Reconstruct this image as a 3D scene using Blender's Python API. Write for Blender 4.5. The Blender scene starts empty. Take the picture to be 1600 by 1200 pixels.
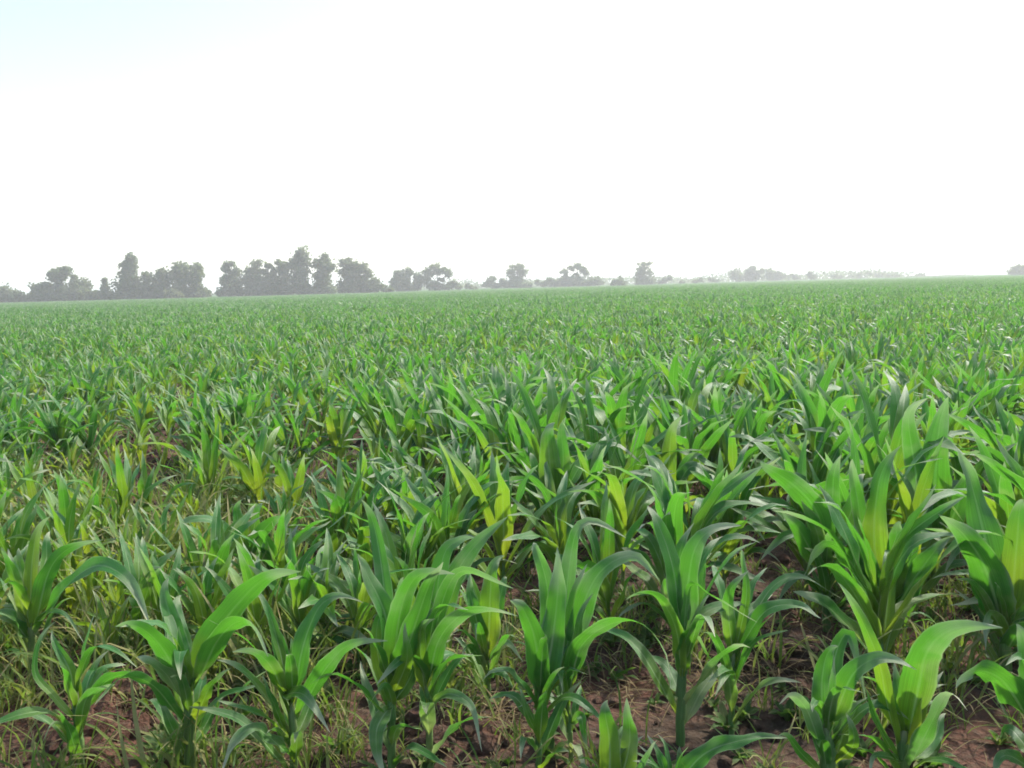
import bpy, math, random
import numpy as np
from mathutils import Vector, Matrix, noise

rnd = random.Random(11)
nr = np.random.default_rng(11)
scene = bpy.context.scene
COL = scene.collection

# ------------------------------------------------------------------ camera
CAM = Vector((0.0, 0.0, 1.2))
FPX = 1386.0                       # focal length in pixels of a 1600 x 1200 frame
PITCH = math.radians(6.3)
ROLL = math.radians(-1.5)
cam_d = bpy.data.cameras.new('camera')
cam_d.sensor_width = 36.0
cam_d.lens = 36.0 * FPX / 1600.0
cam_d.clip_start = 0.05
cam_d.clip_end = 12000.0
cam = bpy.data.objects.new('camera', cam_d)
COL.objects.link(cam)
CAM_ROT = Matrix.Rotation(math.pi / 2 - PITCH, 3, 'X') @ Matrix.Rotation(ROLL, 3, 'Z')
cam.matrix_world = Matrix.Translation(CAM) @ CAM_ROT.to_4x4()
scene.camera = cam

# ------------------------------------------------------------------ sky, sun, exposure
SUN_EL, SUN_AZ = math.radians(48), math.radians(54)     # azimuth from the view direction towards the right
world = bpy.data.worlds.new('World')
scene.world = world
world.use_nodes = True
wn = world.node_tree.nodes
wl = world.node_tree.links
sky = wn.new('ShaderNodeTexSky')
sky.sky_type = 'NISHITA'
sky.sun_disc = False
sky.sun_elevation = SUN_EL
sky.sun_rotation = SUN_AZ
sky.air_density = 1.0
sky.dust_density = 1.9
sky.ozone_density = 1.0
sky.altitude = 100.0
wn['Background'].inputs['Strength'].default_value = 0.15
wl.new(sky.outputs[0], wn['Background'].inputs['Color'])

sun_d = bpy.data.lights.new('sun', 'SUN')
sun_d.energy = 3.0
sun_d.angle = math.radians(3.0)
sun_d.color = (1.0, 0.96, 0.88)
sun = bpy.data.objects.new('sun', sun_d)
COL.objects.link(sun)
sdir = Vector((math.sin(SUN_AZ) * math.cos(SUN_EL), math.cos(SUN_AZ) * math.cos(SUN_EL), math.sin(SUN_EL)))
sun.rotation_euler = sdir.to_track_quat('Z', 'Y').to_euler()

vs = scene.view_settings
vs.view_transform = 'Standard'
vs.look = 'None'
vs.gamma = 1.0
vs.use_curve_mapping = False
vs.exposure = 1.32
scene.render.engine = 'CYCLES'
cy = scene.cycles
cy.use_denoising = True
cy.use_adaptive_sampling = True
cy.adaptive_threshold = 0.02
cy.max_bounces = 7
cy.diffuse_bounces = 3
cy.glossy_bounces = 2
cy.transmission_bounces = 4
cy.transparent_max_bounces = 4
cy.volume_bounces = 1
cy.pixel_filter_type = 'BLACKMAN_HARRIS'
cy.filter_width = 1.7

# ------------------------------------------------------------------ helpers
def tag(o, label=None, cat=None, group=None, kind=None):
    if label: o['label'] = label
    if cat: o['category'] = cat
    if group: o['group'] = group
    if kind: o['kind'] = kind
    return o

def ray(u, v):
    return CAM_ROT @ Vector(((u - 800) / FPX, -(v - 600) / FPX, -1.0))

def ground_px(u, v):
    d = ray(u, v)
    return CAM + d * (-CAM.z / d.z)

def at_depth(u, v, y):
    d = ray(u, v)
    return CAM + d * (y / d.y)

CAM_INV = CAM_ROT.transposed()
def project(p):
    q = CAM_INV @ (Vector(p) - CAM)
    if q.z > -0.05:
        return None
    return (800 + FPX * q.x / -q.z, 600 - FPX * q.y / -q.z)

class MB:
    """collects vertices, faces, uv and two per-vertex attributes for one mesh"""
    def __init__(self):
        self.v, self.f, self.uv, self.t = [], [], [], []
        self.n = 0
    def add(self, V, F, UV=None, tint=(0, 0, 0)):
        V = np.asarray(V, dtype=np.float32).reshape(-1, 3)
        F = np.asarray(F, dtype=np.int32)
        self.v.append(V)
        self.f.append(F + self.n)
        if UV is None:
            UV = np.zeros((len(V), 2), dtype=np.float32)
        self.uv.append(np.asarray(UV, dtype=np.float32))
        self.t.append(np.tile(np.asarray(tint, dtype=np.float32), (len(V), 1)))
        self.n += len(V)
        return self
    def mesh(self, name, mat, smooth=True):
        V = np.concatenate(self.v)
        F = np.concatenate(self.f)
        UV = np.concatenate(self.uv)
        T = np.concatenate(self.t)
        me = bpy.data.meshes.new(name)
        me.vertices.add(len(V))
        me.vertices.foreach_set('co', V.ravel())
        k = F.shape[1]
        me.loops.add(F.size)
        me.loops.foreach_set('vertex_index', F.ravel())
        me.polygons.add(len(F))
        me.polygons.foreach_set('loop_start', np.arange(0, F.size, k, dtype=np.int32))
        me.polygons.foreach_set('use_smooth', np.full(len(F), smooth))
        me.update(calc_edges=True)
        a = me.attributes.new('luv', 'FLOAT2', 'POINT')
        a.data.foreach_set('vector', UV.ravel())
        a = me.attributes.new('tint', 'FLOAT_VECTOR', 'POINT')
        a.data.foreach_set('vector', T.ravel())
        me.materials.append(mat)
        return me
    def build(self, name, mat, parent=None, smooth=True):
        o = bpy.data.objects.new(name, self.mesh(name, mat, smooth))
        COL.objects.link(o)
        if parent:
            o.parent = parent
        return o

def empty(name, loc, rz=0.0):
    o = bpy.data.objects.new(name, None)
    COL.objects.link(o)
    o.location = loc
    o.rotation_euler = (0, 0, rz)
    o.empty_display_size = 0.1
    return o

def grid_faces(nu, nv, wrap=False):
    """nv rings of nu vertices"""
    f = []
    for j in range(nv - 1):
        for i in range(nu if wrap else nu - 1):
            a = j * nu + i
            b = j * nu + (i + 1) % nu
            f.append((a, b, b + nu, a + nu))
    return f

def tube(mb, pts, radii, sides=7, tint=(0, 0, 0)):
    pts = [Vector(p) for p in pts]
    V, UV = [], []
    n = len(pts)
    for j, p in enumerate(pts):
        t = (pts[min(j + 1, n - 1)] - pts[max(j - 1, 0)]).normalized()
        a = t.cross(Vector((0.31, 0.95, 0.05))).normalized()
        b = t.cross(a)
        for i in range(sides):
            w = 2 * math.pi * i / sides
            V.append(p + (a * math.cos(w) + b * math.sin(w)) * radii[j])
            UV.append((i / sides, j / (n - 1)))
    mb.add([tuple(x) for x in V], grid_faces(sides, n, True), UV, tint)

def catmull(P, n):
    """n points along a smooth curve through the control points, evenly by length"""
    P = np.array([tuple(p) for p in P], dtype=float)
    if len(P) == 2:
        P = np.array([P[0], (P[0] + P[1]) / 2, P[1]])
    Q = np.vstack([2 * P[0] - P[1], P, 2 * P[-1] - P[-2]])
    out = []
    for i in range(1, len(Q) - 2):
        for t in np.linspace(0, 1, 12, endpoint=False):
            a, b, c, d = Q[i - 1], Q[i], Q[i + 1], Q[i + 2]
            out.append(0.5 * (2 * b + (c - a) * t + (2 * a - 5 * b + 4 * c - d) * t * t + (3 * b - a - 3 * c + d) * t ** 3))
    out.append(Q[-2])
    out = np.array(out)
    s = np.concatenate([[0], np.cumsum(np.linalg.norm(np.diff(out, axis=0), axis=1))])
    tt = np.linspace(0, s[-1], n)
    return np.stack([np.interp(tt, s, out[:, k]) for k in range(3)], axis=1)

def sstep(a, b, x):
    t = np.clip((x - a) / (b - a), 0, 1)
    return t * t * (3 - 2 * t)

def leaf(mb, C, W, side0, across=4, twist=0.0, fold=0.3, ripple=0.0, tint=(0, 0, 0), face=0.0, r=rnd, basew=0.5, eye=None):
    """a maize blade along the curve C (n x 3); side0 is the horizontal width direction"""
    n = len(C)
    T = np.gradient(C, axis=0)
    T /= np.linalg.norm(T, axis=1, keepdims=True) + 1e-9
    s = np.linspace(0, 1, n)
    S = np.tile(np.asarray(side0, dtype=float), (n, 1))
    if face > 0 and eye is not None:
        Vw = C - np.asarray(eye, dtype=float)
        X = np.cross(T, Vw)
        X /= np.linalg.norm(X, axis=1, keepdims=True) + 1e-9
        sg = np.sign((X * S).sum(1).mean()) or 1.0
        fw = (face * sstep(0.0, 0.3, s))[:, None]
        S = S * (1 - fw) + sg * X * fw
    S -= T * (S * T).sum(1, keepdims=True)
    S /= np.linalg.norm(S, axis=1, keepdims=True) + 1e-9
    N = np.cross(T, S)
    a = (twist * s ** 1.3)[:, None]
    S, N = S * np.cos(a) + N * np.sin(a), N * np.cos(a) - S * np.sin(a)
    prof = (basew + (1 - basew) * sstep(0, 0.28, s)) * np.clip(1 - np.clip((s - 0.3) / 0.7, 0, 1) ** 1.9, 0.012, 1) ** 0.92
    half = 0.5 * W * prof
    rag = [np.array([1 + 0.07 * (r.random() - 0.5) * (2.6 if r.random() < 0.12 else 1) for _ in range(n)]) for _ in range(2)]
    phi = 1.0 * (1 - sstep(0.0, 0.3, s)) + fold * (0.7 + 0.3 * np.cos(6 * s + r.random() * 6))
    cs = np.linspace(-1, 1, across + 1)
    p1, p2 = r.random() * 6.3, r.random() * 6.3
    fr = 2.2 + 1.6 * r.random()
    V, UV = [], []
    for c in cs:
        ac = abs(c)
        rp = ripple * W * ac * ac * np.sin(6.28 * fr * s + (p1 if c < 0 else p2)) * sstep(0.08, 0.3, s) * (prof ** 0.5)
        hf = half * (rag[0 if c < 0 else 1] if ac > 0.9 else 1.0)
        off_s = c * hf * np.cos(phi)
        off_n = ac * hf * np.sin(phi) + rp
        V.append(C + S * off_s[:, None] + N * off_n[:, None])
        UV.append(np.stack([np.full(n, (c + 1) / 2), s], axis=1))
    V = np.stack(V, axis=1).reshape(-1, 3)
    UV = np.stack(UV, axis=1).reshape(-1, 2)
    mb.add(V, grid_faces(across + 1, n), UV, tint)

# ------------------------------------------------------------------ materials
def new_mat(name):
    m = bpy.data.materials.new(name)
    m.use_nodes = True
    nt = m.node_tree
    nt.nodes.clear()
    out = nt.nodes.new('ShaderNodeOutputMaterial')
    return m, nt, out

def N(nt, typ, **kw):
    n = nt.nodes.new(typ)
    for k, v in kw.items():
        if k == 'inputs':
            for kk, vv in v.items():
                n.inputs[kk].default_value = vv
        else:
            setattr(n, k, v)
    return n

def math_n(nt, op, a, b=None, clamp=False):
    n = nt.nodes.new('ShaderNodeMath')
    n.operation = op
    n.use_clamp = clamp
    for i, x in enumerate((a, b)):
        if x is None: continue
        if isinstance(x, (int, float)): n.inputs[i].default_value = x
        else: nt.links.new(x, n.inputs[i])
    return n.outputs[0]

def mixc(nt, fac, a, b, mode='MIX'):
    n = nt.nodes.new('ShaderNodeMix')
    n.data_type = 'RGBA'
    n.blend_type = mode
    for i, x in ((0, fac), (6, a), (7, b)):
        if isinstance(x, (int, float)): n.inputs[i].default_value = x
        elif isinstance(x, tuple): n.inputs[i].default_value = (*x, 1) if len(x) == 3 else x
        else: nt.links.new(x, n.inputs[i])
    return n.outputs[2]

def maprange(nt, x, a, b, c=0.0, d=1.0, smooth=True):
    n = nt.nodes.new('ShaderNodeMapRange')
    n.interpolation_type = 'SMOOTHSTEP' if smooth else 'LINEAR'
    nt.links.new(x, n.inputs[0])
    for i, v in enumerate((a, b, c, d)):
        n.inputs[i + 1].default_value = v
    return n.outputs[0]

def leaf_material(name, deep, yellow, pale, dry, trans, rough=0.42, tw=0.40, spec=0.42, grad=1.1):  # dry: withered tone, also the cream of highlights painted on blade tips
    m, nt, out = new_mat(name)
    uv = N(nt, 'ShaderNodeAttribute', attribute_name='luv')
    ti = N(nt, 'ShaderNodeAttribute', attribute_name='tint')
    su = N(nt, 'ShaderNodeSeparateXYZ'); nt.links.new(uv.outputs['Vector'], su.inputs[0])
    st = N(nt, 'ShaderNodeSeparateXYZ'); nt.links.new(ti.outputs['Vector'], st.inputs[0])
    u, v = su.outputs[0], su.outputs[1]
    oi = N(nt, 'ShaderNodeObjectInfo')
    # long streaks along the blade
    cv = N(nt, 'ShaderNodeCombineXYZ')
    nt.links.new(math_n(nt, 'MULTIPLY', u, 60.0), cv.inputs[0])
    nt.links.new(math_n(nt, 'MULTIPLY', v, 1.6), cv.inputs[1])
    nt.links.new(math_n(nt, 'ADD', math_n(nt, 'MULTIPLY', oi.outputs['Random'], 37.0), math_n(nt, 'MULTIPLY', st.outputs[1], 19.0)), cv.inputs[2])
    streak = N(nt, 'ShaderNodeTexNoise', inputs={'Scale': 1.0, 'Detail': 2.0, 'Roughness': 0.6})
    nt.links.new(cv.outputs[0], streak.inputs['Vector'])
    geo = N(nt, 'ShaderNodeNewGeometry')
    patch = N(nt, 'ShaderNodeTexNoise', inputs={'Scale': 9.0, 'Detail': 3.0})
    nt.links.new(geo.outputs['Position'], patch.inputs['Vector'])
    # yellow towards the base, by plant and in patches
    y = math_n(nt, 'ADD', st.outputs[0], math_n(nt, 'MULTIPLY', math_n(nt, 'SUBTRACT', 0.36, v), grad))
    y = math_n(nt, 'ADD', y, math_n(nt, 'MULTIPLY', math_n(nt, 'SUBTRACT', patch.outputs[0], 0.5), 0.9))
    y = math_n(nt, 'ADD', y, math_n(nt, 'MULTIPLY', math_n(nt, 'SUBTRACT', oi.outputs['Random'], 0.5), 0.3), clamp=True)
    col = mixc(nt, y, deep, yellow)
    br = maprange(nt, streak.outputs[0], 0.3, 0.7, 0.80, 1.18)
    bn = N(nt, 'ShaderNodeCombineXYZ')
    for i in range(3): nt.links.new(br, bn.inputs[i])
    col = mixc(nt, 1.0, col, bn.outputs[0], 'MULTIPLY')
    wv = N(nt, 'ShaderNodeTexWave', bands_direction='X', inputs={'Scale': 7.0, 'Distortion': 0.6, 'Detail': 1.0})
    cw = N(nt, 'ShaderNodeCombineXYZ'); nt.links.new(u, cw.inputs[0]); nt.links.new(v, cw.inputs[1])
    nt.links.new(cw.outputs[0], wv.inputs['Vector'])
    vb = maprange(nt, wv.outputs['Fac'], 0.0, 1.0, 0.90, 1.08)
    vn = N(nt, 'ShaderNodeCombineXYZ')
    for i in range(3): nt.links.new(vb, vn.inputs[i])
    col = mixc(nt, 1.0, col, vn.outputs[0], 'MULTIPLY')
    # pale midrib, fading towards the tip
    mid = math_n(nt, 'ABSOLUTE', math_n(nt, 'SUBTRACT', u, 0.5))
    ribw = maprange(nt, mid, 0.015, 0.065, 1.0, 0.0)
    rib = math_n(nt, 'MULTIPLY', ribw, maprange(nt, v, 0.2, 0.95, 0.95, 0.2))
    col = mixc(nt, rib, col, pale)
    # dry tips and margins, with cream glints painted in towards the tip
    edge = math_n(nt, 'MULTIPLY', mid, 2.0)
    dry_glint = math_n(nt, 'ADD', maprange(nt, v, 0.70, 1.0, 0.0, 0.8), maprange(nt, edge, 0.8, 1.0, 0.0, 0.32))
    dry_glint = math_n(nt, 'ADD', dry_glint, math_n(nt, 'MULTIPLY', math_n(nt, 'SUBTRACT', patch.outputs[0], 0.56), 1.5))
    dry_glint = math_n(nt, 'ADD', math_n(nt, 'MULTIPLY', dry_glint, 0.8), st.outputs[2], clamp=True)
    col = mixc(nt, dry_glint, col, dry)
    bump = N(nt, 'ShaderNodeBump', inputs={'Strength': 0.35, 'Distance': 0.004})
    nt.links.new(math_n(nt, 'ADD', streak.outputs[0], math_n(nt, 'MULTIPLY', rib, 1.2)), bump.inputs['Height'])
    p = N(nt, 'ShaderNodeBsdfPrincipled')
    nt.links.new(col, p.inputs['Base Color'])
    nt.links.new(maprange(nt, patch.outputs[0], 0.3, 0.7, rough - 0.06, rough + 0.12), p.inputs['Roughness'])
    p.inputs['Specular IOR Level'].default_value = spec
    nt.links.new(bump.outputs[0], p.inputs['Normal'])
    tr = N(nt, 'ShaderNodeBsdfTranslucent')
    tc = mixc(nt, y, trans[0], trans[1])
    tc = mixc(nt, math_n(nt, 'MULTIPLY', dry_glint, 0.7), tc, dry)
    tc = mixc(nt, 1.0, tc, bn.outputs[0], 'MULTIPLY')
    nt.links.new(tc, tr.inputs['Color'])
    mx = N(nt, 'ShaderNodeMixShader', inputs={0: tw})
    nt.links.new(p.outputs[0], mx.inputs[1])
    nt.links.new(tr.outputs[0], mx.inputs[2])
    nt.links.new(mx.outputs[0], out.inputs[0])
    return m

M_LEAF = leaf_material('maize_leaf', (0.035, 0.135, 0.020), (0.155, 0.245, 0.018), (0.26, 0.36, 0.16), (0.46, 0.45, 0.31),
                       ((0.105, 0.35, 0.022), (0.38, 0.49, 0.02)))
M_STALK = leaf_material('maize_stalk', (0.075, 0.17, 0.045), (0.20, 0.26, 0.06), (0.20, 0.30, 0.10), (0.30, 0.26, 0.15),
                        ((0.14, 0.34, 0.05), (0.28, 0.40, 0.05)), rough=0.45, tw=0.15, grad=0.8)
M_GRASS = leaf_material('weed_grass', (0.045, 0.095, 0.020), (0.16, 0.195, 0.030), (0.14, 0.22, 0.05), (0.34, 0.28, 0.13),
                        ((0.14, 0.32, 0.03), (0.34, 0.42, 0.05)), rough=0.6, tw=0.35, spec=0.25, grad=0.5)
M_STRAW = leaf_material('dry_straw', (0.12, 0.09, 0.042), (0.20, 0.145, 0.06), (0.22, 0.17, 0.09), (0.15, 0.105, 0.06),
                        ((0.28, 0.2, 0.08), (0.36, 0.28, 0.1)), rough=0.7, tw=0.15, spec=0.2, grad=0.3)

def soil_material():
    m, nt, out = new_mat('soil')
    geo = N(nt, 'ShaderNodeNewGeometry')
    n1 = N(nt, 'ShaderNodeTexNoise', inputs={'Scale': 1.1, 'Detail': 5.0, 'Roughness': 0.6})
    n2 = N(nt, 'ShaderNodeTexNoise', inputs={'Scale': 28.0, 'Detail': 6.0, 'Roughness': 0.7})
    n3 = N(nt, 'ShaderNodeTexVoronoi', inputs={'Scale': 34.0, 'Randomness': 1.0})
    n4 = N(nt, 'ShaderNodeTexNoise', inputs={'Scale': 0.05, 'Detail': 4.0})
    for n in (n1, n2, n3, n4): nt.links.new(geo.outputs['Position'], n.inputs['Vector'])
    c = mixc(nt, maprange(nt, n1.outputs[0], 0.38, 0.66), (0.040, 0.026, 0.017), (0.145, 0.064, 0.042))
    c = mixc(nt, maprange(nt, n2.outputs[0], 0.3, 0.75), c, (0.075, 0.054, 0.037))
    c = mixc(nt, maprange(nt, n3.outputs['Distance'], 0.0, 0.5, 0.45, 0.0), c, (0.032, 0.022, 0.016))
    # beyond the built rows the same crop goes on as a green cover
    ln = N(nt, 'ShaderNodeVectorMath', operation='LENGTH'); nt.links.new(geo.outputs['Position'], ln.inputs[0])
    far = maprange(nt, ln.outputs['Value'], 330.0, 420.0)
    green = mixc(nt, n4.outputs[0], (0.045, 0.105, 0.03), (0.085, 0.14, 0.035))
    c = mixc(nt, far, c, green)
    bump = N(nt, 'ShaderNodeBump', inputs={'Strength': 0.8, 'Distance': 0.03})
    nt.links.new(math_n(nt, 'ADD', n2.outputs[0], math_n(nt, 'MULTIPLY', n3.outputs['Distance'], 0.7)), bump.inputs['Height'])
    p = N(nt, 'ShaderNodeBsdfPrincipled')
    p.inputs['Roughness'].default_value = 0.95
    p.inputs['Specular IOR Level'].default_value = 0.15
    nt.links.new(c, p.inputs['Base Color'])
    nt.links.new(bump.outputs[0], p.inputs['Normal'])
    nt.links.new(p.outputs[0], out.inputs[0])
    return m
M_SOIL = soil_material()

def simple_mat(name, c1, c2, scale, rough=0.9):
    m, nt, out = new_mat(name)
    geo = N(nt, 'ShaderNodeNewGeometry')
    n1 = N(nt, 'ShaderNodeTexNoise', inputs={'Scale': scale, 'Detail': 5.0, 'Roughness': 0.65})
    nt.links.new(geo.outputs['Position'], n1.inputs['Vector'])
    c = mixc(nt, maprange(nt, n1.outputs[0], 0.3, 0.7), c1, c2)
    bump = N(nt, 'ShaderNodeBump', inputs={'Strength': 0.6, 'Distance': 0.01})
    nt.links.new(n1.outputs[0], bump.inputs['Height'])
    p = N(nt, 'ShaderNodeBsdfPrincipled')
    p.inputs['Roughness'].default_value = rough
    p.inputs['Specular IOR Level'].default_value = 0.2
    nt.links.new(c, p.inputs['Base Color'])
    nt.links.new(bump.outputs[0], p.inputs['Normal'])
    nt.links.new(p.outputs[0], out.inputs[0])
    return m
M_BARK = simple_mat('bark', (0.07, 0.055, 0.045), (0.15, 0.125, 0.10), 3.0)

def crown_material():
    m, nt, out = new_mat('tree_foliage')
    oi = N(nt, 'ShaderNodeObjectInfo')
    ti = N(nt, 'ShaderNodeAttribute', attribute_name='tint')
    st = N(nt, 'ShaderNodeSeparateXYZ'); nt.links.new(ti.outputs['Vector'], st.inputs[0])
    a = mixc(nt, oi.outputs['Random'], (0.075, 0.120, 0.042), (0.115, 0.145, 0.058))
    a = mixc(nt, st.outputs[0], a, (0.19, 0.20, 0.10))
    p = N(nt, 'ShaderNodeBsdfPrincipled')
    p.inputs['Roughness'].default_value = 0.6
    p.inputs['Specular IOR Level'].default_value = 0.3
    nt.links.new(a, p.inputs['Base Color'])
    tr = N(nt, 'ShaderNodeBsdfTranslucent')
    nt.links.new(mixc(nt, 0.5, a, (0.17, 0.23, 0.08)), tr.inputs['Color'])
    mx = N(nt, 'ShaderNodeMixShader', inputs={0: 0.5})
    nt.links.new(p.outputs[0], mx.inputs[1]); nt.links.new(tr.outputs[0], mx.inputs[2])
    nt.links.new(mx.outputs[0], out.inputs[0])
    return m
M_CROWN = crown_material()

# ------------------------------------------------------------------ the ground
MOUNDS = []                                   # (x, y, radius, height) of bare earth heaps seen between the plants
for (u, v, r, h) in ((222, 735, 0.42, 0.13), (118, 745, 0.26, 0.08), (492, 700, 0.36, 0.10), (520, 868, 0.2, 0.06),
                     (165, 1165, 0.17, 0.06), (190, 1105, 0.14, 0.05), (1150, 872, 0.28, 0.07), (1215, 1030, 0.22, 0.04),
                     (1460, 915, 0.25, 0.05), (720, 1150, 0.25, 0.03)):
    g = ground_px(u, v)
    MOUNDS.append((g.x, g.y, r * 0.83, h * 0.83))

def zg(x, y):
    d = math.hypot(x, y)
    f = max(0.0, 1.0 - d / 26.0)
    z = 0.0
    if f > 0:
        z += f * (0.035 * noise.noise((x * 1.3, y * 1.3, 0.4)) + 0.022 * noise.noise((x * 4.5, y * 4.5, 2.0)) + 0.014 * noise.noise((x * 13, y * 13, 5.0)))
        for (mx, my, r, h) in MOUNDS:
            q = ((x - mx) ** 2 + (y - my) ** 2) / (r * r)
            if q < 6:
                z += h * math.exp(-q * 1.4) * (1 + 0.7 * noise.noise((x * 9, y * 9, 1.0)))
    return z

rings = np.concatenate([[0.0], np.geomspace(0.6, 30, 130), np.geomspace(33, 4000, 44)])
NA = 420
mb = MB()
V = []
for r_ in rings:
    for i in range(NA):
        a = 2 * math.pi * i / NA
        x, y = r_ * math.sin(a), r_ * math.cos(a)
        front = y > -2 and abs(x) < 0.95 * y + 5
        V.append((x, y, zg(x, y) if front and r_ < 26 else 0.0))
mb.add(V, grid_faces(NA, len(rings), True))
ground = mb.build('ground', M_SOIL)
tag(ground, 'reddish brown soil of the field under the maize', 'ground', kind='structure')

# ------------------------------------------------------------------ scatter (geometry nodes) for what nobody could count
def scatter(name, pts, rots, scls, idxs, templates, host_mat):
    me = bpy.data.meshes.new(name)
    pts = np.asarray(pts, dtype=np.float32)
    me.vertices.add(len(pts))
    me.vertices.foreach_set('co', pts.ravel())
    for nm, ty, arr, key in (('rot', 'FLOAT_VECTOR', rots, 'vector'), ('scl', 'FLOAT', scls, 'value'), ('idx', 'INT', idxs, 'value')):
        a = me.attributes.new(nm, ty, 'POINT')
        a.data.foreach_set(key, np.asarray(arr, dtype=np.int32 if ty == 'INT' else np.float32).ravel())
    me.materials.append(host_mat)
    o = bpy.data.objects.new(name, me)
    COL.objects.link(o)
    ng = bpy.data.node_groups.new(name, 'GeometryNodeTree')
    ng.interface.new_socket('Geometry', in_out='INPUT', socket_type='NodeSocketGeometry')
    ng.interface.new_socket('Geometry', in_out='OUTPUT', socket_type='NodeSocketGeometry')
    gi = ng.nodes.new('NodeGroupInput'); go = ng.nodes.new('NodeGroupOutput')
    iop = ng.nodes.new('GeometryNodeInstanceOnPoints')
    jg = ng.nodes.new('GeometryNodeJoinGeometry')
    for t in templates:
        ob = ng.nodes.new('GeometryNodeObjectInfo')
        ob.inputs['Object'].default_value = t
        ob.inputs['As Instance'].default_value = True
        ng.links.new(ob.outputs['Geometry'], jg.inputs[0])
    def attr(nm, dt):
        n = ng.nodes.new('GeometryNodeInputNamedAttribute')
        n.data_type = dt
        n.inputs['Name'].default_value = nm
        return n.outputs['Attribute']
    e2r = ng.nodes.new('FunctionNodeEulerToRotation')
    ng.links.new(attr('rot', 'FLOAT_VECTOR'), e2r.inputs[0])
    ng.links.new(gi.outputs[0], iop.inputs['Points'])
    ng.links.new(jg.outputs[0], iop.inputs['Instance'])
    iop.inputs['Pick Instance'].default_value = True
    ng.links.new(attr('idx', 'INT'), iop.inputs['Instance Index'])
    ng.links.new(e2r.outputs[0], iop.inputs['Rotation'])
    ng.links.new(attr('scl', 'FLOAT'), iop.inputs['Scale'])
    ng.links.new(iop.outputs[0], go.inputs[0])
    md = o.modifiers.new('scatter', 'NODES')
    md.node_group = ng
    return o

# ------------------------------------------------------------------ maize plants, generic
def blade_curve(z0, az, L, e0, bend, n, wob, r, brk=None):
    """a blade that leaves the stalk at elevation e0 and bends over; returns curve and its horizontal width direction"""
    a = np.array([math.cos(az), math.sin(az), 0.0])
    p = np.array([0, 0, z0]) + a * 0.006
    out = [p.copy()]
    m = 24
    el = e0
    yaw = 0.0
    for i in range(m):
        s = i / m
        el = e0 - bend * (s ** 1.7 if brk is None else 0.35 * s + 0.65 / (1 + math.exp(-(s - brk) * 16)))
        yaw += wob / m
        d = np.array([math.cos(az + yaw), math.sin(az + yaw), 0.0]) * math.cos(el) + np.array([0, 0, math.sin(el)])
        p = p + d * (L / m)
        p[2] = max(p[2], 0.012 + 0.006 * r.random())
        out.append(p.copy())
    out = np.array(out)
    idx = np.linspace(0, m, n)
    C = np.stack([np.interp(idx, np.arange(m + 1), out[:, k]) for k in range(3)], axis=1)
    return C, np.cross([0, 0, 1.0], a)

def plant_spec(r, h, yellow, dry=0.0, n=9, erect=0.0):
    """a list of leaf parameter sets for one plant of height h (m); rank plane along x"""
    L = []
    plane = r.uniform(-0.25, 0.25)
    for i in range(n):
        q = i / (n - 1)                        # 0 lowest leaf, 1 youngest
        az = plane + (math.pi if i % 2 else 0) + r.uniform(-1.0, 1.0)
        z0 = h * (0.10 + 0.42 * q ** 1.1)
        ln = h * (0.42 + 0.52 * math.sin(math.pi * min(1, 0.12 + 0.78 * q))) * r.uniform(0.85, 1.15)
        e0 = math.radians(52 + 30 * q + r.uniform(-9, 9) + 8 * erect)
        bend = math.radians((125 - 60 * q) * r.uniform(0.25, 1.3) * (1 - 0.45 * erect))
        w = h * (0.070 + 0.052 * math.sin(math.pi * min(1, 0.15 + 0.7 * q))) * r.uniform(0.85, 1.15)
        if i == n - 1:
            e0, bend, ln, w = math.radians(86), math.radians(10), h * 0.45, w * 0.55
        L.append(dict(z0=z0, az=az, L=ln, e0=e0, bend=bend, w=w, wob=r.uniform(-0.9, 0.9), brk=r.uniform(0.38, 0.85), twist=r.uniform(-1.3, 1.3),
                      fold=r.uniform(0.15, 0.5), ripple=r.uniform(0.05, 0.16),
                      tint=(yellow + r.uniform(-0.2, 0.3) + 0.10 * (1 - q), r.random(), dry + (0.30 * r.random() if q < 0.2 else 0.0) - 0.03)))
    return L

def spec_leaf(mb, d, n, across, r):
    C, side = blade_curve(d['z0'], d['az'], d['L'], d['e0'], d['bend'], n, d['wob'], r, d['brk'])
    leaf(mb, C, d['w'], side, across, d['twist'], d['fold'], d['ripple'], d['tint'], r=r)

def stalk_pts(h):
    zz = np.linspace(-0.03, 0.60 * h, 7)
    rad = [0.0115 * (h / 0.7) * (1.0 - 0.45 * (k / 6)) * (1.12 if k % 2 else 1.0) for k in range(7)]
    return [(0.003 * math.sin(3 * z), 0, z) for z in zz], rad

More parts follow.
